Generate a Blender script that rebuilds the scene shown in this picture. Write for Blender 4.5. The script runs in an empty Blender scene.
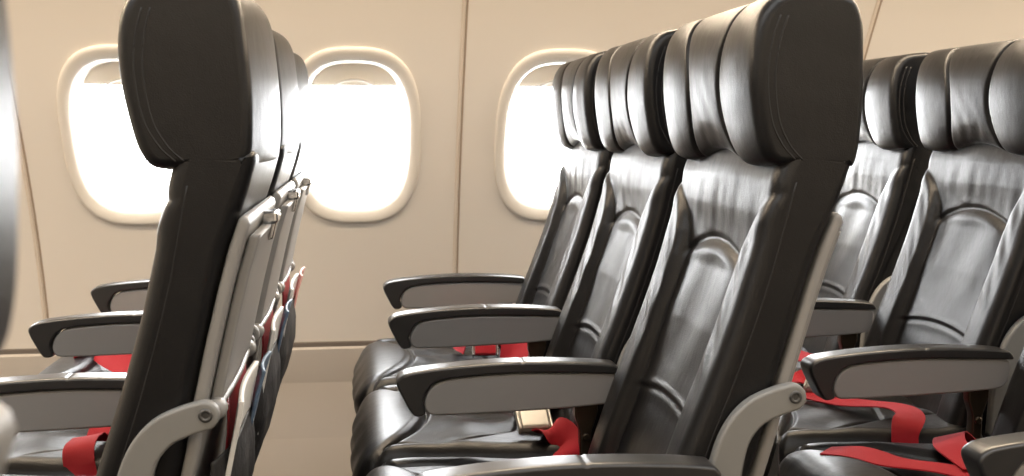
import bpy, bmesh, math, random
import numpy as np
from mathutils import Vector

random.seed(4)
scene = bpy.context.scene
COL = scene.collection
sm = lambda e0, e1, x: (lambda t: t * t * (3 - 2 * t))(np.clip((x - e0) / (e1 - e0), 0, 1))
gs = lambda x, s: np.exp(-(x / s) ** 2)

# ------------------------------------------------------------------ materials
def mat(name, color, rough=.5, metal=0., spec=.5, bump=None, coat=0., sheen=0., vary=0.):
    m = bpy.data.materials.new(name); m.use_nodes = True
    nt = m.node_tree; b = nt.nodes['Principled BSDF']
    b.inputs['Base Color'].default_value = (*color, 1)
    b.inputs['Roughness'].default_value = rough
    b.inputs['Metallic'].default_value = metal
    b.inputs['Specular IOR Level'].default_value = spec
    b.inputs['Coat Weight'].default_value = coat
    b.inputs['Sheen Weight'].default_value = sheen
    tc = nt.nodes.new('ShaderNodeTexCoord')
    if vary:
        n = nt.nodes.new('ShaderNodeTexNoise'); n.inputs['Scale'].default_value = 9
        n.inputs['Detail'].default_value = 4
        nt.links.new(tc.outputs['Object'], n.inputs['Vector'])
        r = nt.nodes.new('ShaderNodeMapRange')
        r.inputs['To Min'].default_value = rough - vary; r.inputs['To Max'].default_value = rough + vary
        nt.links.new(n.outputs['Fac'], r.inputs['Value']); nt.links.new(r.outputs['Result'], b.inputs['Roughness'])
    if bump:
        last = None
        for kind, sc, dist, stretch in bump:
            mp = nt.nodes.new('ShaderNodeMapping'); mp.inputs['Scale'].default_value = stretch
            oi = nt.nodes.new('ShaderNodeObjectInfo')
            ad = nt.nodes.new('ShaderNodeVectorMath'); ad.operation = 'ADD'
            ml = nt.nodes.new('ShaderNodeMath'); ml.operation = 'MULTIPLY'; ml.inputs[1].default_value = 37.
            nt.links.new(oi.outputs['Random'], ml.inputs[0])
            nt.links.new(tc.outputs['Object'], ad.inputs[0]); nt.links.new(ml.outputs[0], ad.inputs[1])
            nt.links.new(ad.outputs[0], mp.inputs['Vector'])
            if kind == 'noise':
                t = nt.nodes.new('ShaderNodeTexNoise'); t.inputs['Detail'].default_value = 3
                out = t.outputs['Fac']
            elif kind == 'wave':
                t = nt.nodes.new('ShaderNodeTexWave'); t.inputs['Distortion'].default_value = 1.
                out = t.outputs['Fac']
            else:
                t = nt.nodes.new('ShaderNodeTexVoronoi'); out = t.outputs['Distance']
            t.inputs['Scale'].default_value = sc
            nt.links.new(mp.outputs[0], t.inputs['Vector'])
            bp = nt.nodes.new('ShaderNodeBump'); bp.inputs['Distance'].default_value = dist
            bp.inputs['Strength'].default_value = 1.
            nt.links.new(out, bp.inputs['Height'])
            if last: nt.links.new(last.outputs['Normal'], bp.inputs['Normal'])
            last = bp
        nt.links.new(last.outputs['Normal'], b.inputs['Normal'])
    return m

LEATHER = mat('black_leather', (.006, .006, .0068), .36, spec=.37, vary=.05,
              bump=[('noise', 26, .0012, (1, 1, .7)), ('voronoi', 620, .00016, (1, 1, 1))])
STITCH = mat('dark_stitching', (.012, .011, .011), .6)
PIPING = mat('grey_leather_piping', (.05, .05, .05), .35)
SHELL = mat('cream_grey_plastic', (.28, .277, .27), .38)
PANEL = mat('armrest_grey_plastic', (.25, .25, .253), .42)
PAD = mat('armrest_black_plastic', (.022, .022, .023), .30, spec=.6)
BRACKET = mat('pale_grey_bracket_plastic', (.235, .236, .23), .4)
BOLT = mat('dark_bolt_metal', (.12, .12, .12), .4, .8)
RED = mat('red_webbing', (.45, .005, .018), .75, bump=[('wave', 260, .0006, (1, .6, 1))])
BRASS = mat('champagne_buckle_metal', (.46, .435, .39), .42, .6)
CHROME = mat('chrome', (.75, .75, .75), .16, 1.)
BRONZE = mat('bronze_metal', (.07, .055, .04), .38, .9)
STEEL = mat('grey_steel', (.35, .35, .36), .4, .8)
CLOTH = mat('black_pocket_fabric', (.02, .02, .021), .55, bump=[('noise', 60, .002, (1, 1, 1))])
WALL = mat('warm_cream_wall_plastic', (.86, .80, .72), .42, bump=[('noise', 900, .00012, (1, 1, 1))])
LOWER = mat('beige_lower_panel_plastic', (.54, .49, .435), .5)
BEZEL = mat('ivory_window_plastic', (.84, .79, .71), .38)
SEAM = mat('seam_strip_plastic', (.74, .65, .55), .5)
JOINT = mat('tan_panel_joint', (.42, .33, .25), .7)
GAP = mat('dark_joint_rubber', (.16, .135, .115), .7)
SHADE = mat('translucent_ivory_shade', (.84, .79, .71), .5)
_n = SHADE.node_tree; _m = _n.nodes.new('ShaderNodeMixShader'); _t = _n.nodes.new('ShaderNodeBsdfTranslucent')
_t.inputs['Color'].default_value = (.62, .55, .46, 1); _m.inputs[0].default_value = .12
_n.links.new(_n.nodes['Principled BSDF'].outputs[0], _m.inputs[1]); _n.links.new(_t.outputs[0], _m.inputs[2])
_n.links.new(_m.outputs[0], _n.nodes['Material Output'].inputs[0])
CEIL = mat('ivory_ceiling_plastic', (.84, .80, .73), .5)
CARPET = mat('dark_blue_grey_carpet', (.05, .052, .06), .95, bump=[('noise', 300, .003, (1, 1, 1))])
PAPER = mat('white_paper', (.80, .80, .78), .5)
REDCARD = mat('dark_red_card', (.40, .03, .04), .4)
BLUECARD = mat('blue_grey_card', (.10, .16, .25), .4)
PINKCARD = mat('pale_pink_card', (.80, .42, .38), .45)
GLASS = bpy.data.materials.new('window_acrylic'); GLASS.use_nodes = True
nt = GLASS.node_tree; nt.nodes.clear()
o_ = nt.nodes.new('ShaderNodeOutputMaterial'); mx = nt.nodes.new('ShaderNodeMixShader')
tr = nt.nodes.new('ShaderNodeBsdfTransparent'); gl = nt.nodes.new('ShaderNodeBsdfGlossy')
gl.inputs['Roughness'].default_value = .05; mx.inputs[0].default_value = .05
nt.links.new(tr.outputs[0], mx.inputs[1]); nt.links.new(gl.outputs[0], mx.inputs[2])
nt.links.new(mx.outputs[0], o_.inputs[0])

# ------------------------------------------------------------------ helpers
def link(name, verts, faces, m, parent=None, smooth=True, flat_faces=()):
    me = bpy.data.meshes.new(name)
    me.from_pydata([tuple(map(float, v)) for v in verts], [], faces)
    bm = bmesh.new(); bm.from_mesh(me)
    bmesh.ops.recalc_face_normals(bm, faces=bm.faces); bm.to_mesh(me); bm.free()
    me.materials.append(m)
    if smooth:
        me.polygons.foreach_set('use_smooth', [len(p.vertices) <= 4 for p in me.polygons])
    ob = bpy.data.objects.new(name, me); COL.objects.link(ob)
    if parent: ob.parent = parent
    return ob

def empty(name, loc, label, cat, group=None):
    ob = bpy.data.objects.new(name, None); COL.objects.link(ob); ob.location = loc
    ob.empty_display_size = .1
    return tag(ob, label, cat, group)

def tag(ob, label, cat, group=None):
    ob['label'] = label; ob['category'] = cat
    if group: ob['group'] = group
    return ob

def struct(ob, label=None):
    ob['kind'] = 'structure'
    if label: ob['label'] = label
    return ob

def resample(pts, n, closed=False, smooth=True):
    P = np.array(pts, float)
    if closed: P = np.vstack([P, P[:1]])
    if smooth:
        m = len(P); out = []
        for i in range(m - 1):
            p1, p2 = P[i], P[i + 1]
            p0 = P[i - 1] if i > 0 else (P[-2] if closed else 2 * p1 - p2)
            p3 = P[i + 2] if i + 2 < m else (P[1] if closed else 2 * p2 - p1)
            # centripetal-style chord scaling keeps tight corners from overshooting
            d = np.linalg.norm(p2 - p1)
            m1 = (p2 - p0) / (np.linalg.norm(p2 - p1) + np.linalg.norm(p1 - p0) + 1e-9) * d
            m2 = (p3 - p1) / (np.linalg.norm(p3 - p2) + np.linalg.norm(p2 - p1) + 1e-9) * d
            for t in np.linspace(0, 1, 16, endpoint=False):
                a = 2*t**3 - 3*t**2 + 1; b = t**3 - 2*t**2 + t; c = -2*t**3 + 3*t**2; e = t**3 - t**2
                out.append(a * p1 + b * m1 + c * p2 + e * m2)
        out.append(P[-1]); P = np.array(out)
    L = np.r_[0, np.cumsum(np.linalg.norm(np.diff(P, axis=0), axis=1))]
    s = np.linspace(0, L[-1], n + 1 if closed else n)
    R = np.stack([np.interp(s, L, P[:, k]) for k in range(P.shape[1])], 1)
    return R[:-1] if closed else R

def pillow(name, path, w, r, m, parent=None, n=120, ncol=24, ry=None, disp=None, y0=0., bulge=0., smooth=True, wfun=None):
    """closed side outline (x, z) swept across y in [-w, w] with rounded side edges;
    disp(x, z, t, y, nx, nz) -> dx, dz displaces the skin."""
    P = resample(path, n, True, smooth)
    T = np.roll(P, -1, 0) - np.roll(P, 1, 0)
    T /= np.linalg.norm(T, axis=1)[:, None] + 1e-12
    area = .5 * np.sum(P[:, 0] * np.roll(P[:, 1], -1) - np.roll(P[:, 0], -1) * P[:, 1])
    N = np.stack([T[:, 1], -T[:, 0]], 1) * (1 if area > 0 else -1)
    if ry is None: ry = r
    th = np.linspace(0, math.pi / 2, 7)
    inner = list(np.linspace(-(w - ry), w - ry, ncol))
    cols = [(-(w - ry) - ry * math.sin(a), r * (1 - math.cos(a)), 1.) for a in th[:0:-1]]
    cols += [(y, 0., 1.) for y in inner]
    cols += [((w - ry) + ry * math.sin(a), r * (1 - math.cos(a)), 1.) for a in th[1:]]
    if bulge:
        ex = [(w + bulge * .55, r, .8), (w + bulge * .9, r, .5), (w + bulge, r, .15)]
        cols = [(-y, i, s) for y, i, s in ex[::-1]] + cols + ex
    C = P.mean(0)
    V = []; M = len(P)
    for y, ins, sc in cols:
        t = y / w
        Q = P - N * ins
        if disp is not None:
            dx, dz = disp(P[:, 0], P[:, 1], np.full(M, t), np.full(M, y), N[:, 0], N[:, 1])
            Q = Q + np.stack([dx, dz], 1)
        Q = C + (Q - C) * sc
        for x, z in Q: V.append((x, y0 + y, z))
    F = []
    K = len(cols)
    for j in range(K - 1):
        for i in range(M):
            i2 = (i + 1) % M
            F.append((j * M + i, j * M + i2, (j + 1) * M + i2, (j + 1) * M + i))
    F.append(tuple(range(M))); F.append(tuple((K - 1) * M + i for i in range(M - 1, -1, -1)))
    return link(name, V, F, m, parent)

def tube(name, pts, rad, m, parent=None, n=40, k=8, smooth=True):
    P = resample(pts, n, False, smooth)
    V = []; F = []
    up = np.array([0.03, .02, 1.])
    for i in range(n):
        t = P[min(i + 1, n - 1)] - P[max(i - 1, 0)]; t /= np.linalg.norm(t) + 1e-12
        a = np.cross(t, up)
        if np.linalg.norm(a) < .1: a = np.cross(t, np.array([1., 0, 0]))
        a /= np.linalg.norm(a); b = np.cross(t, a)
        for q in range(k):
            g = 2 * math.pi * q / k
            V.append(P[i] + rad * (math.cos(g) * a + math.sin(g) * b))
    for i in range(n - 1):
        for q in range(k):
            q2 = (q + 1) % k
            F.append((i * k + q, i * k + q2, (i + 1) * k + q2, (i + 1) * k + q))
    F.append(tuple(range(k))); F.append(tuple((n - 1) * k + q for q in range(k - 1, -1, -1)))
    return link(name, V, F, m, parent)

def lathe(name, prof, m, parent=None, loc=(0, 0, 0), axis='y', k=28):
    V = []; F = []
    for r, h in prof:
        for q in range(k):
            g = 2 * math.pi * q / k; a, b = r * math.cos(g), r * math.sin(g)
            V.append((loc[0] + a, loc[1] + h, loc[2] + b) if axis == 'y' else (loc[0] + a, loc[1] + b, loc[2] + h))
    for i in range(len(prof) - 1):
        for q in range(k):
            q2 = (q + 1) % k
            F.append((i * k + q, i * k + q2, (i + 1) * k + q2, (i + 1) * k + q))
    F.append(tuple(range(k))); F.append(tuple((len(prof) - 1) * k + q for q in range(k - 1, -1, -1)))
    return link(name, V, F, m, parent)

def rbox(name, c, s, r, m, parent=None):
    """rounded box, centre c, size s"""
    hx, hz = s[0] / 2, s[2] / 2
    pts = []
    for cx, cz, a0 in ((hx - r, hz - r, 0), (-hx + r, hz - r, 90), (-hx + r, -hz + r, 180), (hx - r, -hz + r, 270)):
        for a in (0, 30, 60, 90):
            g = math.radians(a0 + a); pts.append((c[0] + cx + r * math.cos(g), c[2] + cz + r * math.sin(g)))
    return pillow(name, pts, s[1] / 2, r, m, parent, n=48, ncol=4, y0=c[1], smooth=False)

def ribbon(name, pts, width, m, parent=None, sides=None, n=70, thick=.0022):
    """webbing: a centre line and, at each of its points, the direction its width lies in"""
    P = resample(pts, n); S = resample(sides, n)
    V = []; F = []
    for i in range(n):
        t = P[min(i + 1, n - 1)] - P[max(i - 1, 0)]; t /= np.linalg.norm(t) + 1e-12
        s = S[i] - t * np.dot(S[i], t); s /= np.linalg.norm(s) + 1e-12
        nn = np.cross(t, s)
        for a, b in ((-1, -1), (-.5, -1), (0, -1), (.5, -1), (1, -1), (1, 1), (.5, 1), (0, 1), (-.5, 1), (-1, 1)):
            V.append(P[i] + s * a * width / 2 + nn * b * thick / 2)
    k = 10
    for i in range(n - 1):
        for q in range(k):
            q2 = (q + 1) % k
            F.append((i * k + q, i * k + q2, (i + 1) * k + q2, (i + 1) * k + q))
    F.append(tuple(range(k))); F.append(tuple((n - 1) * k + q for q in range(k - 1, -1, -1)))
    ob = link(name, V, F, m, parent)
    ob.data.set_sharp_from_angle(angle=math.radians(50))
    return ob

def children(o): return [c for c in bpy.data.objects if c.parent == o]
def copy_tree(o, parent=None):
    c = o.copy(); COL.objects.link(c)
    if parent: c.parent = parent
    for ch in children(o): copy_tree(ch, c)
    return c

# ------------------------------------------------------------------ the seat
# seat space: x runs aft from the armrest tip, y towards the windows from the seat centre, z up from the floor
HW = .205
HEAD = [(.432, .940), (.408, .942), (.394, .960), (.383, 1.0), (.377, 1.04), (.377, 1.082), (.385, 1.113), (.404, 1.134),
        (.44, 1.142), (.462, 1.142), (.490, 1.134), (.502, 1.114), (.507, 1.075), (.510, 1.03), (.510, .985), (.507, .952), (.501, .940), (.460, .938)]
def head_disp(x, z, t, y, nx, nz):
    front = sm(.15, .6, -nx); rear = sm(.2, .7, nx); low = sm(1.0, .95, z)
    u = np.clip((z - .94) / .19, 0, 1)
    at = np.abs(t)
    ts = .43 - .13 * np.sin(math.pi * u) ** 1.0 + .05 * u
    d = (at - ts) * HW
    h = -.0085 * gs(d, .0042)
    h = h + .010 * np.where(d < 0, 1 - (np.abs(t) / (ts + 1e-6)) ** 2, 0) ** .6 * .45
    wing = np.clip((at - ts) / (1 - ts), 0, 1)
    h = h + np.where(d > 0, .007 * np.sin(math.pi * np.clip(wing, 0, 1)) ** .7, 0)
    # soft creases that gather towards the lower edge
    h = h + .0004 * np.sin(y * 150 + 3 * np.sin(z * 40)) * sm(1.10, .95, z) * sm(.5, .1, at)
    dx = -h * front + .016 * rear * (1 - t ** 2)
    dz = .015 * gs(t, .40) * low * sm(-.5, .2, -nx) - .006 * gs(at - .62, .25) * low * sm(-.5, .2, -nx)
    return dx, dz

BACKF = [(.285, .435), (.294, .49), (.316, .567), (.333, .62), (.357, .69), (.383, .775), (.401, .85), (.410, .90), (.420, .94)]
BACKR = [(.508, .955), (.505, .93), (.488, .88), (.473, .84), (.453, .766), (.432, .68), (.418, .607), (.400, .54), (.385, .435)]
BACK = BACKF + [(.432, .962), (.47, .964)] + BACKR
fx = lambda z: np.interp(z, [p[1] for p in BACKF], [p[0] for p in BACKF])
rx = lambda z: np.interp(z, [p[1] for p in BACKR[::-1]], [p[0] for p in BACKR[::-1]])
def back_disp(x, z, t, y, nx, nz):
    front = sm(.2, .7, -nx)
    at = np.abs(t)
    tin = np.interp(z, [.43, .55, .65, .74, .80, .835, .86, .88, .90, .915], [.66, .64, .63, .63, .64, .67, .72, .79, .91, 1.06])
    slope = np.interp(z, [.78, .83, .86, .885, .905], [0, -.25, -.6, -1.1, -1.8])
    d = (at - tin) * HW / np.sqrt(1 + slope ** 2)
    bol = np.where(d > 0, 1 - np.exp(-np.clip(d, 0, 1) / .014), 0)
    h = .004 * bol - .006 * gs(d, .0035) * (.45 + .55 * sm(.88, .80, z))
    # puckers along the bolster
    h = h + bol * .0015 * np.sin(z * 95 + 2.0 * np.sin(y * 60) + 1.5 * t) * gs(d - .02, .02) * sm(.6, .72, z)
    inside = sm(0, -.006, d)
    q = (t / .62) ** 2
    ztop = .836 - .030 * q; zlow = .624 - .014 * q
    dt = z - ztop; dl = z - zlow
    h = h + inside * (-.0045 * gs(dt, .0038) + .008 * sm(0, -.02, dt) * sm(-.14, -.02, dt) * (1 - .6 * np.clip(q, 0, 1)))
    h = h + inside * (-.0028 * gs(dl + .004, .0035) + .002 * gs(dl - .003, .0035) - .002 * sm(0, -.03, dl))
    # gathers above the arched seam and soft folds in the lumbar panel
    wave = np.sin(y * 88 + 2.2 * np.sin(z * 26 + 1) + .6) * (.6 + .4 * np.sin(y * 31)) + .22 * np.sin(y * 171 + 2.2 + z * 45)
    h = h + inside * .0010 * wave * sm(0, .012, dt) * sm(.12, .03, dt)
    h = h + inside * .0014 * np.sin(y * 48 + z * 22 + .8) * sm(0, -.03, dt) * sm(.60, .70, z)
    h = h - inside * np.interp(z, [.45, .60, .66, .72, .80, .84, .88, .92], [.018, .022, .021, .018, .021, .014, .005, .0])
    h = h + .007 * gs(t, .5) * sm(.84, .96, z)
    return -h * front, np.zeros_like(h)

CUSH = [(-.030, .385), (-.050, .40), (-.057, .425), (-.053, .452), (-.038, .470), (-.015, .479), (.03, .482), (.10, .478), (.18, .472), (.25, .470), (.30, .472),
        (.33, .46), (.335, .42), (.33, .385), (.15, .378)]
CW = .240
def cush_disp(x, z, t, y, nx, nz):
    top = sm(.0, .5, nz); fr = sm(.35, .8, -nx) ; at = np.abs(t)
    xs = .058 - .105 * at ** 2.2
    d = x - xs
    h = -.008 * gs(d, .0038) + .007 * sm(0, -.02, d) * sm(1, .7, at)
    xr_ = .205 - .05 * gs(t, .5) * 0 + .03 * (1 - at ** 2)
    tin = .80 - .35 * sm(.05, .24, x)
    dd = (at - tin) * CW
    h = h + sm(0, .01, d) * (-.008 * gs(dd, .0038) + .010 * sm(0, .03, dd) * sm(1.02, .85, at))
    dr = x - (.20 + .02 * (1 - (t / .45) ** 2))
    h = h + sm(0, -.01, dd) * (-.005 * gs(dr, .004))
    h = h + sm(0, .01, d) * sm(0, -.01, dd) * .0022 * (np.sin(x * 42 + y * 31 + 1.2 * np.sin(y * 26)) + .6 * np.sin(y * 70 - x * 38)) 
    h = h + .0016 * np.sin(y * 60 + .5 * np.sin(x * 60)) * sm(0, -.01, d) * sm(.47, .44, z)
    h = h + .008 * (1 - t ** 2)
    return -h * fr * (1 - top), h * top

def bracket(parent, s):
    cl = resample([(.446, .670), (.425, .664), (.400, .652), (.380, .628), (.368, .59), (.362, .54), (.360, .47)], 30)
    T = np.gradient(cl, axis=0); T /= np.linalg.norm(T, axis=1)[:, None]
    N = np.stack([-T[:, 1], T[:, 0]], 1)
    wd = np.interp(np.linspace(0, 1, 30), [0, .35, .6, 1], [.0165, .0175, .0205, .024])[:, None]
    L = cl + N * wd; R = cl - N * wd
    cap = [(.446 + .0165 * math.cos(a), .670 + .0165 * math.sin(a)) for a in np.linspace(math.radians(-60), math.radians(100), 9)]
    # the rounded eye of the arm comes first, then down one side and up the other
    a0 = cap if np.linalg.norm(np.array(cap[-1]) - R[0]) < np.linalg.norm(np.array(cap[-1]) - L[0]) else cap[::-1]
    poly = a0 + [tuple(p) for p in R[1:]] + [tuple(p) for p in L[:0:-1]]
    b = pillow('recline_bracket', poly, .0085, .004, BRACKET, parent, n=150, ncol=3, y0=s * .2155, smooth=False)
    yb = s * .224
    k = lathe('bolt', [(.0075, 0), (.0075, s * .0016), (.006, s * .0022), (.0035, s * .0022), (.0034, s * .0008)], BOLT, b, (.448, yb, .671))
    return b

PADP = [(.000, .605), (.003, .6145), (.018, .6225), (.066, .6290), (.125, .6335), (.19, .6355), (.265, .6335), (.335, .6275), (.343, .622), (.346, .616), (.343, .612),
        (.265, .6155), (.19, .6175), (.12, .6150), (.066, .609), (.050, .599), (.040, .577), (.044, .560), (.036, .555), (.025, .557), (.012, .578)]
PANP = [(.045, .562), (.042, .576), (.050, .596), (.068, .608), (.12, .614), (.19, .6165), (.265, .6145), (.338, .611), (.341, .588), (.335, .572), (.322, .565), (.19, .558), (.055, .556)]
def armrest(parent, y):
    a = pillow('armrest', PANP, .0195, .004, PANEL, parent, n=110, ncol=4, y0=y)
    def dd(x, z, t, yy, nx, nz):
        return np.zeros_like(x), -.0016 * gs(x - .192, .0016) * sm(.2, .7, nz)
    p = pillow('armrest_pad', PADP, 0.0235, .004, PAD, a, n=300, ncol=5, y0=y, disp=dd, ry=.009)
    p['label'] = 'glossy black top pad'
    q = pillow('mounting_post', [(.285, .43), (.284, .52), (.276, .545), (.276, .563), (.312, .566), (.312, .55), (.302, .52), (.300, .43)], .010, .003, BRONZE, a, n=70, ncol=3, y0=y, smooth=False)
    lathe('bolt', [(.006, 0), (.006, -.003), (.004, -.004)], BRONZE, q, (.293, y - .010, .512))
    return a

def build_seat():
    t = empty('airplane_seat', (0, 0, 0), 'black leather seat', 'seat', 'black leather cabin seats')
    pillow('backrest', BACK, HW, .018, LEATHER, t, n=320, ncol=140, ry=.024, disp=back_disp)
    h = pillow('headrest', HEAD, HW, .010, LEATHER, t, n=190, ncol=130, ry=.016, disp=head_disp)
    for s in (-1, 1):
        for off in (0, .009):
            tube('stitching', [(.402 + off, s * (HW - .0004), 1.110), (.394 + off, s * (HW - .0002), 1.08), (.391 + off, s * (HW - .0002), 1.04), (.399 + off, s * (HW - .0002), .99),
                               (.414 + off, s * (HW - .0002), .962), (.430 + off, s * (HW - .0006), .946)], .0012, STITCH, h, n=40, k=6)
        tube('stitching', [(fx(z) + .022, s * (HW - .0003), z) for z in (.50, .60, .70, .80, .87, .92)], .0011, STITCH, t, n=40, k=6)
    pillow('seat_cushion', CUSH, CW, .030, LEATHER, t, n=340, ncol=150, ry=.035, disp=cush_disp)
    zs = [.44, .50, .56, .62, .68, .74, .80, .85, .876]
    shell = [(rx(z) + .0005, z) for z in zs] + [(rx(.885) + .001, .886), (rx(.885) + .008, .886)] + [(rx(z) + .0155, z) for z in zs[::-1]]
    pillow('back_shell', shell, .199, .006, SHELL, t, n=120, ncol=10, smooth=False)
    so = lambda z: rx(z) + .0155
    zt = [.672, .72, .77, .82, .862]
    tr_ = pillow('tray_table', [(so(z) + .001, z) for z in zt] + [(so(z) + .014, z) for z in zt[::-1]], .172, .004, SHELL, t, n=80, ncol=6, smooth=False)
    la = rbox('latch', (so(.868) + .010, 0, .870), (.020, .052, .016), .004, CHROME, tr_)
    pillow('latch_lever', [(so(.868) + .012, .868), (so(.868) + .018, .866), (so(.868) + .012, .842), (so(.868) + .006, .840)], .010, .002, CHROME, la, n=40, ncol=3, smooth=False)
    for s in (-1, 1):
        bracket(t, s)
    rim = tube('pocket_rim', [(.456, -.175, .668), (.460, 0, .667), (.456, .175, .668)], .0045, SHELL, t)
    for s in (-1, 1):
        lathe('rim_knob', [(.004, -.016), (.010, -.014), (.0115, -.006), (.0115, .006), (.010, .014), (.004, .016)], SHELL, rim, (.456, s * .180, .668))
    # hanging pocket: an open sack of cloth with a lip
    zz = [.615, .57, .52, .47, .42, .385, .372]
    xo = [.470, .472, .467, .452, .430, .412, .402]
    outer = list(zip(xo, zz)); inner = [(x - .004, z + (.004 if z < .39 else 0)) for x, z in outer]
    pk = outer + [(.394, .376), (.394, .381)] + inner[::-1]
    def pd(x, z, t_, y, nx, nz):
        return -.022 * np.abs(t_) ** 4 * sm(.38, .5, z) * sm(.39, .42, x) + .003 * np.sin(y * 55 + z * 30) * sm(.62, .5, z) * sm(.39, .43, x), .012 * t_ ** 2 * sm(.55, .6, z) * -1
    pillow('seat_pocket', pk, .172, .002, CLOTH, t, n=150, ncol=40, disp=pd, smooth=False)
    fr = rbox('seat_frame', (.15, 0, .355), (.40, .44, .04), .012, STEEL, t)
    for x0, x1 in ((.05, .02), (.26, .32)):
        tube('leg', [(x0, 0, .345), ((x0 + x1) / 2, 0, .18), (x1, 0, .0)], .016, STEEL, t, n=12, smooth=False)
    armrest(t, -.2515)
    return t

PITCH = .655
ROWX = {'A': -.618, 'B': .05, 'C': .70}
SY = {'aisle': 1.4825, 'middle': 1.9855, 'window': 2.4885}
LAB = {
 ('A', 'aisle'): 'black leather front left seat seen side on, its headrest cut by the top edge',
 ('A', 'middle'): 'black leather seat just behind the front left aisle seat, red strap folded beside it',
 ('A', 'window'): 'black leather front row seat beside the wall, farthest from the aisle',
 ('B', 'aisle'): 'large central black leather seat on the aisle, its pale grey recline arm in plain view',
 ('B', 'middle'): 'middle black leather seat of the central row, champagne metal buckle lying on its cushion',
 ('B', 'window'): 'black leather seat of the central row standing against the window wall',
 ('C', 'aisle'): 'black leather seat cut by the right edge, loose red strap end on its cushion',
 ('C', 'middle'): 'black leather seat at right with the long red belt stretched across its cushion',
 ('C', 'window'): 'rear row black leather seat by the wall, half hidden behind the central headrest',
}
proto = build_seat()
SEATS = {}
for key in LAB:
    o = proto if not SEATS else copy_tree(proto)
    o.location = (ROWX[key[0]], SY[key[1]], 0); o['label'] = LAB[key]
    SEATS[key] = o
near = copy_tree(proto); near.location = (-.617, .18, 0)
near['label'] = 'out of focus seat back at the extreme left edge, across the aisle'
for key, o in list(SEATS.items()) + [(('N', ''), near)]:
    for c in children(o):
        nm = c.name.split('.')[0]
        if nm in ('backrest', 'headrest', 'back_shell', 'tray_table', 'seat_pocket', 'pocket_rim', 'stitching'):
            th = math.radians({'A': -.9, 'B': 2.4, 'C': 2.4, 'N': 0}[key[0]])      # each row is reclined a little differently
            px, pz = .43, .60
            c.rotation_euler.y = th
            c.location = (px - (px * math.cos(th) + pz * math.sin(th)), 0, pz - (-px * math.sin(th) + pz * math.cos(th)))
        if nm == 'headrest':
            if key[0] in 'BC': c.location.x += .004
            if key[0] == 'A': c.location.x -= .004
            if key[0] == 'N': c.location.z -= .030
        if nm == 'back_shell' and key[0] == 'N': c.location.x += .007; c.location.z += .010
        if nm == 'armrest' and key[1] == 'aisle': c.location.z = {'A': -.030, 'B': -.020, 'C': -.007}[key[0]]
        if nm == 'armrest' and key[1] == 'middle': c.location.z = {'A': -.014, 'B': -.008, 'C': -.003}[key[0]]
for r in 'ABC': armrest(SEATS[(r, 'window')], .2515)

# ------------------------------------------------------------------ red lap belts
ZC = .492
def buckle(parent, c, ang, tilt=0., m=BRASS, red=False):
    b = rbox('buckle', (0, 0, 0), (.046, .052, .012), .004, CHROME if red else m, parent)
    f = pillow('buckle_flap', [(-.024, .006), (-.020, .0105), (.016, .0115), (.025, .008), (.023, .006)], .0225, .002, RED if red else m, b, n=50, ncol=4, smooth=False)
    for s in (-1, 1):
        rbox('side_rail', (0, s * .0265, .003), (.052, .004, .015), .0018, CHROME if red else m, b)
    b.location = c; b.rotation_euler = (0, tilt, ang)
    return b
def belt(seat, segs, bk=None):
    first = None
    for pts, sides in segs:
        o = ribbon('seat_belt' if first is None else 'belt_strap', pts, .048, RED, seat if first is None else first, sides)
        if first is None: first = o
    first['label'] = 'red lap belt'
    if bk: buckle(first, *bk)
X, Y, Z = (1, 0, 0), (0, 1, 0), (0, 0, 1)
# central row, window seat: strap heaped in folds around a buckle
E_ = (.30, 0, .92)
belt(SEATS[('B', 'window')], [
    ([(.32, .17, .45), (.27, .12, ZC), (.20, .09, ZC + .022), (.165, .04, ZC + .024), (.175, -.02, ZC + .024)], [X, (.8, 0, .4), E_, E_, E_]),
    ([(.245, -.07, ZC + .024), (.275, -.10, ZC + .026), (.305, -.15, ZC + .012), (.325, -.20, .45)], [E_, E_, (.6, 0, .6), X])],
    ((.212, -.055, ZC + .024), math.radians(86), math.radians(-55), BRASS, True))
belt(SEATS[('B', 'middle')], [
    ([(.31, .16, .46), (.29, .06, ZC + .004), (.25, -.05, ZC + .016), (.228, -.13, ZC + .012)], [X, X, X, X]),
    ([(.228, -.185, ZC + .002), (.255, -.20, ZC + .008), (.272, -.222, ZC - .002), (.268, -.2445, .470), (.268, -.2455, .43)], [X, (.6, -.4, .6), (.8, 0, .3), X, X])],
    ((.226, -.160, ZC + .014), math.radians(92), math.radians(-30), BRASS, False))
belt(SEATS[('A', 'middle')], [
    ([(.31, .16, .46), (.26, .02, ZC), (.23, -.06, ZC + .004), (.215, -.12, ZC + .022), (.21, -.155, ZC + .004)], [X, X, X, X, X]),
    ([(.205, -.15, ZC + .004), (.195, -.172, ZC + .016), (.190, -.212, ZC + .006), (.20, -.238, .45)], [X, (.9, .2, .2), (.9, -.2, .1), X])], None)
belt(SEATS[('A', 'window')], [
    ([(.30, .18, .45), (.20, .15, ZC), (.10, .12, ZC + .012), (.03, .085, ZC + .022), (.015, .02, ZC + .022)], [X, X, E_, E_, E_]),
    ([(.06, .01, ZC + .026), (.10, -.06, ZC + .022), (.15, -.12, ZC + .012), (.19, -.16, ZC), (.30, -.20, .45)], [E_, (.5, 0, .8), (.8, .2, .3), X, X])],
    ((.085, .055, ZC + .028), math.radians(80), math.radians(-30), CHROME, False))
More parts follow.
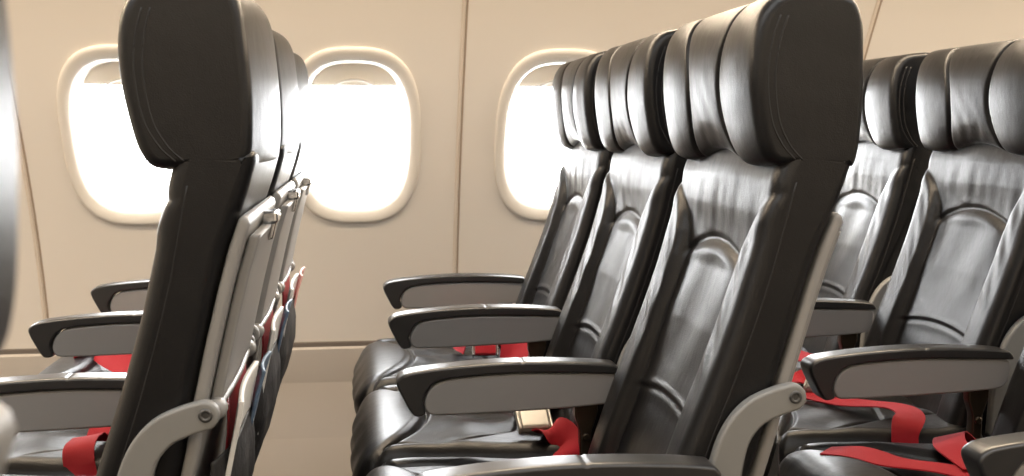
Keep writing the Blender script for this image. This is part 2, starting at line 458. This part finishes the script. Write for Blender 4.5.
belt(SEATS[('C', 'middle')], [
    ([(.31, .19, .46), (.16, .14, ZC), (.08, .09, ZC), (.10, .01, ZC + .006), (.155, -.06, ZC + .004), (.215, -.125, ZC + .010), (.215, -.185, ZC + .010), (.185, -.228, ZC - .004), (.18, -.2445, .44)],
     [X, (.7, .7, 0), (.9, .5, 0), (.8, .6, .1), (.7, .7, .1), (.8, .6, 0), (1, 0, 0), X, X])],
    ((.140, .015, ZC + .016), math.radians(60), math.radians(-10), BRASS, False))
belt(SEATS[('C', 'aisle')], [
    ([(.0, .16, ZC), (.035, .125, ZC + .006), (.065, .07, ZC + .006), (.12, .02, ZC + .008), (.18, -.04, ZC), (.30, -.18, .47)], [(.7, .6, 0), (.7, .6, .1), (.7, .7, .1), (.7, .7, 0), (.7, .7, 0), X]),
    ([(.27, .235, .47), (.225, .20, ZC + .006), (.185, .13, ZC + .012), (.17, .06, ZC + .012), (.16, .0, ZC + .012)], [(.6, -.6, .2), (.7, -.5, .3), (.8, -.3, .2), X, X])], None)
for key in (('A', 'aisle'), ('B', 'aisle'), ('C', 'window')):
    belt(SEATS[key], [
        ([(.31, .17, .46), (.26, .08, ZC), (.22, .02, ZC + .006), (.20, -.02, ZC + .006)], [X, X, X, X]),
        ([(.20, -.06, ZC + .006), (.23, -.12, ZC + .004), (.29, -.18, .47), (.31, -.20, .44)], [X, X, X, X])],
        ((.20, -.04, ZC + .010), math.radians(90), 0, BRASS, False))

# ------------------------------------------------------------------ papers in the pockets of the front row
def slab(name, seat, yc, w, pts, th, m, label, cat, group=None):
    """a bent sheet or booklet standing in the pocket; pts is its centre line (x, z)"""
    ox, oy = seat.location[0], seat.location[1]
    P = np.array(pts); T = np.gradient(P, axis=0); T /= np.linalg.norm(T, axis=1)[:, None]; N = np.stack([T[:, 1], -T[:, 0]], 1)
    P = P - np.array([.013, 0]); poly = [tuple(p) for p in P + N * th / 2] + [tuple(p) for p in (P - N * th / 2)[::-1]]
    def dd(x, z, t, y, nx, nz): return .006 * t ** 2 * sm(.55, .66, z), .004 * t
    o = pillow(name, [(x, z) for x, z in poly], w / 2, min(.001, th * .3), m, None, n=60, ncol=12, smooth=False, disp=dd)
    o.location = (ox, oy + yc, 0)
    return tag(o, label, cat, group)
who = {'aisle': 'nearest front row seat', 'middle': 'middle front row seat', 'window': 'front row seat by the wall'}
for k, (w_, nm) in enumerate(who.items()):
    s = SEATS[('A', w_)]
    slab('magazine', s, -.05, .20, [(.461, .50), (.466, .54), (.472, .58), (.479, .63), (.486, .672 - .004 * k)], .006, PAPER,
         'white magazine curling out of the black pocket on the %s' % nm, 'magazine', 'papers in the front row pockets')
    slab('safety_card', s, .02, .21, [(.452, .50), (.457, .53), (.462, .57), (.464, .62), (.463, .655)], .003, REDCARD,
         'dark red card tucked in the black pocket on the %s' % nm, 'card', 'papers in the front row pockets')
    slab('folded_leaflet', s, .09, .10, [(.470, .53), (.474, .56), (.480, .59), (.487, .635), (.497, .668)], .004, (BLUECARD, BLUECARD, PINKCARD)[k],
         '%s leaflet poking from the pocket on the %s' % (('blue grey', 'blue grey', 'pale pink')[k], nm), 'leaflet', 'papers in the front row pockets')

# ------------------------------------------------------------------ the cabin
def Yw(z):
    t = .95 - np.asarray(z, float)
    return np.where(t > 0, 2.92 + .5 * t - .3 * t * t, 2.92 + .5 * t - .25 * t * t)
CABIN = .98                                            # centre line of the cabin
mirror = lambda y: 2 * CABIN - y
WX = [-1.062, -.554, -.012, .503, 1.02, 1.525, 2.03]
WZ = .959
X0, X1 = -2.3, 2.9
def inside_se(dx, dz, a, b, n=2.9): return (abs(dx) / a) ** n + (abs(dz) / b) ** n < 1

def wall(name, side):
    xs = np.arange(X0, X1 + .001, .0125); zs = np.linspace(.405, 1.52, 88)
    V = [(x, Yw(z) if side > 0 else mirror(Yw(z)), z) for x in xs for z in zs]
    F = []
    nz = len(zs)
    for i in range(len(xs) - 1):
        for j in range(nz - 1):
            cx, cz = (xs[i] + xs[i + 1]) / 2, (zs[j] + zs[j + 1]) / 2
            if side > 0 and any(inside_se(cx - wx, cz - WZ, .1515, .2065) for wx in WX): continue
            F.append((i * nz + j, i * nz + nz + j, i * nz + nz + j + 1, i * nz + j + 1))
    return struct(link(name, V, F, WALL))
wall('wall_left', 1); wall('wall_right', -1)

def se(a, b, k, n=2.9):
    out = []
    for q in range(k):
        g = 2 * math.pi * q / k; c, s = math.cos(g), math.sin(g)
        out.append((a * math.copysign(abs(c) ** (2 / n), c), b * math.copysign(abs(s) ** (2 / n), s)))
    return out
def window(idx, wx, side):
    k = 72
    nrm = np.array([0, -1, -.45]); nrm /= np.linalg.norm(nrm)      # into the cabin
    def build(name, rings, m, parent=None, cap=False):
        V = []; F = []
        for a, b, dep, dz in rings:
            for px, pz in se(a, b, k):
                z = WZ + dz + pz
                p = np.array([wx + px, float(Yw(z)), z]) + nrm * dep
                V.append((p[0], p[1] if side > 0 else mirror(p[1]), p[2]))
        for i in range(len(rings) - 1):
            for q in range(k):
                q2 = (q + 1) % k
                F.append((i * k + q, i * k + q2, (i + 1) * k + q2, (i + 1) * k + q))
        if cap: F.append(tuple((len(rings) - 1) * k + q for q in range(k)))
        return link(name, V, F, m, parent)
    w = build('window_%d' % idx, [(.163, .2185, -.004, 0), (.163, .2185, .004, 0), (.160, .215, .0075, 0), (.154, .209, .0078, 0), (.148, .203, .0065, 0),
                                  (.1385, .190, .003, 0), (.133, .182, -.003, .0), (.1275, .174, -.022, .0), (.1235, .166, -.046, .0), (.121, .162, -.052, .0), (.120, .161, -.075, .0), (.134, .175, -.080, .0)], BEZEL)
    struct(w)
    g = build('pane', [(.127, .169, -.066, 0), (.124, .165, -.066, 0), (.05, .07, -.066, 0), (.01, .014, -.066, 0)], GLASS, w, True)
    # shade drawn a little way down, with a lipped grip
    V = []; F = []
    n = 40
    zs = [WZ + .168, WZ + .15, WZ + .135, WZ + .118, WZ + .108]
    for th in (-.054, -.058):
        for z in zs:
            for i in range(n + 1):
                x = (i / n - .5) * .254
                zz = z + (.0 if z < WZ + .125 else 0)
                p = np.array([wx + x, float(Yw(zz)), zz]) + nrm * th
                V.append((p[0], p[1] if side > 0 else mirror(p[1]), p[2]))
    R = len(zs); st = R * (n + 1)
    for l in range(2):
        for j in range(R - 1):
            for i in range(n):
                a = l * st + j * (n + 1) + i
                F.append((a, a + 1, a + n + 2, a + n + 1))
    for i in range(n):
        a = (R - 1) * (n + 1) + i; F.append((a, a + 1, a + 1 + st, a + st))
    sh = link('shade', V, F, SHADE, w)
    lip = []
    for i in range(13):
        u = i / 12 - .5; x = u * .10
        lip.append((wx + x, WZ + .112 + .013 * (1 - (2 * u) ** 2), x))
    pts = []
    for x, z, _ in lip:
        p = np.array([x, float(Yw(z)), z]) + nrm * -.049
        pts.append((p[0], p[1] if side > 0 else mirror(p[1]), p[2]))
    tube('shade_grip', pts, .0035, BEZEL, sh, n=30)
for i, wx in enumerate(WX): window(i + 1, wx, 1)

def wall_strip(name, x, w, off, m, side=1, z0=.41, z1=1.51):
    V = []; F = []
    zs = np.linspace(z0, z1, 60)
    for z in zs:
        sl = float(Yw(z + .001) - Yw(z - .001)) / .002
        nv = np.array([-1., sl]); nv /= np.linalg.norm(nv)
        y = float(Yw(z))
        for dx, d in ((-w / 2, -.002), (-w / 2, off * .6), (-w * .3, off), (w * .3, off), (w / 2, off * .6), (w / 2, -.002)):
            yy = y + nv[0] * d
            V.append((x + dx, yy if side > 0 else mirror(yy), z + nv[1] * d))
    for j in range(len(zs) - 1):
        for i in range(6):
            i2 = (i + 1) % 6
            F.append((j * 6 + i, j * 6 + i2, j * 6 + 6 + i2, j * 6 + 6 + i))
    F.append(tuple(range(6))); F.append(tuple(len(V) - 6 + i for i in range(6)))
    return struct(link(name, V, F, m))
for i, sx in enumerate([-1.875, -.812, .251, 1.268, 2.285]):
    wall_strip('trim_%d' % (i + 1), sx - .005, .009, .003, SEAM)
    wall_strip('trim_%d' % (i + 11), sx + .003, .005, .0012, JOINT)

def sweep(name, prof, m, x0=X0, x1=X1, nx=2):
    """a profile in (y, z) run along the cabin"""
    V = []; F = []; n = len(prof)
    for x in np.linspace(x0, x1, nx):
        for y, z in prof: V.append((x, y, z))
    for i in range(nx - 1):
        for j in range(n - 1):
            F.append((i * n + j, i * n + j + 1, (i + 1) * n + j + 1, (i + 1) * n + j))
    return struct(link(name, V, F, m, smooth=False))
yb = float(Yw(.405))
kick = [(yb - .004, .398), (yb - .008, .392), (yb + .0, .30), (yb - .01, .15), (yb - .03, .0)]
sweep('baseboard_left', kick, LOWER); sweep('baseboard_right', [(mirror(y), z) for y, z in kick], LOWER)
gp = [(yb - .001, .412), (yb - .004, .409), (yb - .004, .397), (yb + .01, .397)]
sweep('trim_21', gp, GAP); sweep('trim_22', [(mirror(y), z) for y, z in gp], GAP)
sweep('floor', [(mirror(3.1), 0), (3.1, 0)], CARPET)
yt = float(Yw(1.52))
half = [(yt, 1.515), (yt - .03, 1.56), (yt - .10, 1.575), (yt - .58, 1.60), (yt - .66, 1.64), (yt - .70, 1.78), (yt - .80, 1.95), (yt - 1.1, 2.05)]
sweep('ceiling', half + [(mirror(y), z) for y, z in half[::-1]], CEIL)
for nm, x in (('wall_front', X0), ('wall_rear', X1)):
    struct(link(nm, [(x, mirror(3.15), 0), (x, 3.15, 0), (x, 3.15, 2.1), (x, mirror(3.15), 2.1)], [(0, 1, 2, 3)], CEIL, smooth=False))

# ------------------------------------------------------------------ light
w = bpy.data.worlds.new('bright_overcast_sky'); scene.world = w; w.use_nodes = True
bg = w.node_tree.nodes['Background']; bg.inputs['Color'].default_value = (.96, .98, 1., 1); bg.inputs['Strength'].default_value = 26.
def area(name, loc, rot, sx, sy, power, color, portal=False):
    l = bpy.data.lights.new(name, 'AREA'); l.shape = 'RECTANGLE'; l.size = sx; l.size_y = sy; l.energy = power; l.color = color
    if portal: l.cycles.is_portal = True
    o = bpy.data.objects.new(name, l); COL.objects.link(o); o.location = loc; o.rotation_euler = rot
    return o
for wx in WX:
    z = WZ; y = float(Yw(z)) + .09
    area('window_portal', (wx, y, z + .03), (math.radians(-90 + 24), 0, 0), .26, .37, 1, (1, 1, 1), True)
WARM = (1., .80, .58)
area('cove_light', (.3, yt - .28, 1.56), (math.radians(-18), 0, 0), 4.8, .08, 66, WARM)
area('cove_light', (.3, mirror(yt - .28), 1.56), (math.radians(18), 0, 0), 4.8, .08, 26, WARM)
area('ceiling_light', (.3, CABIN, 2.03), (0, 0, 0), 4.8, .5, 36, (1., .99, .98))

# ------------------------------------------------------------------ camera
cam = bpy.data.cameras.new('camera'); co = bpy.data.objects.new('camera', cam); COL.objects.link(co)
co.location = (0, 0, .98)
co.rotation_euler = (math.pi / 2 - math.atan(108 / 1150), 0, math.radians(-7.5))
cam.sensor_width = 36; cam.lens = 36 * 1150 / 1024; cam.clip_start = .02
cam.dof.use_dof = True; cam.dof.focus_distance = 1.7; cam.dof.aperture_fstop = 10
scene.camera = co
vs = scene.view_settings
vs.view_transform = 'Standard'; vs.look = 'None'; vs.exposure = 0.; vs.gamma = 1.; vs.use_curve_mapping = False
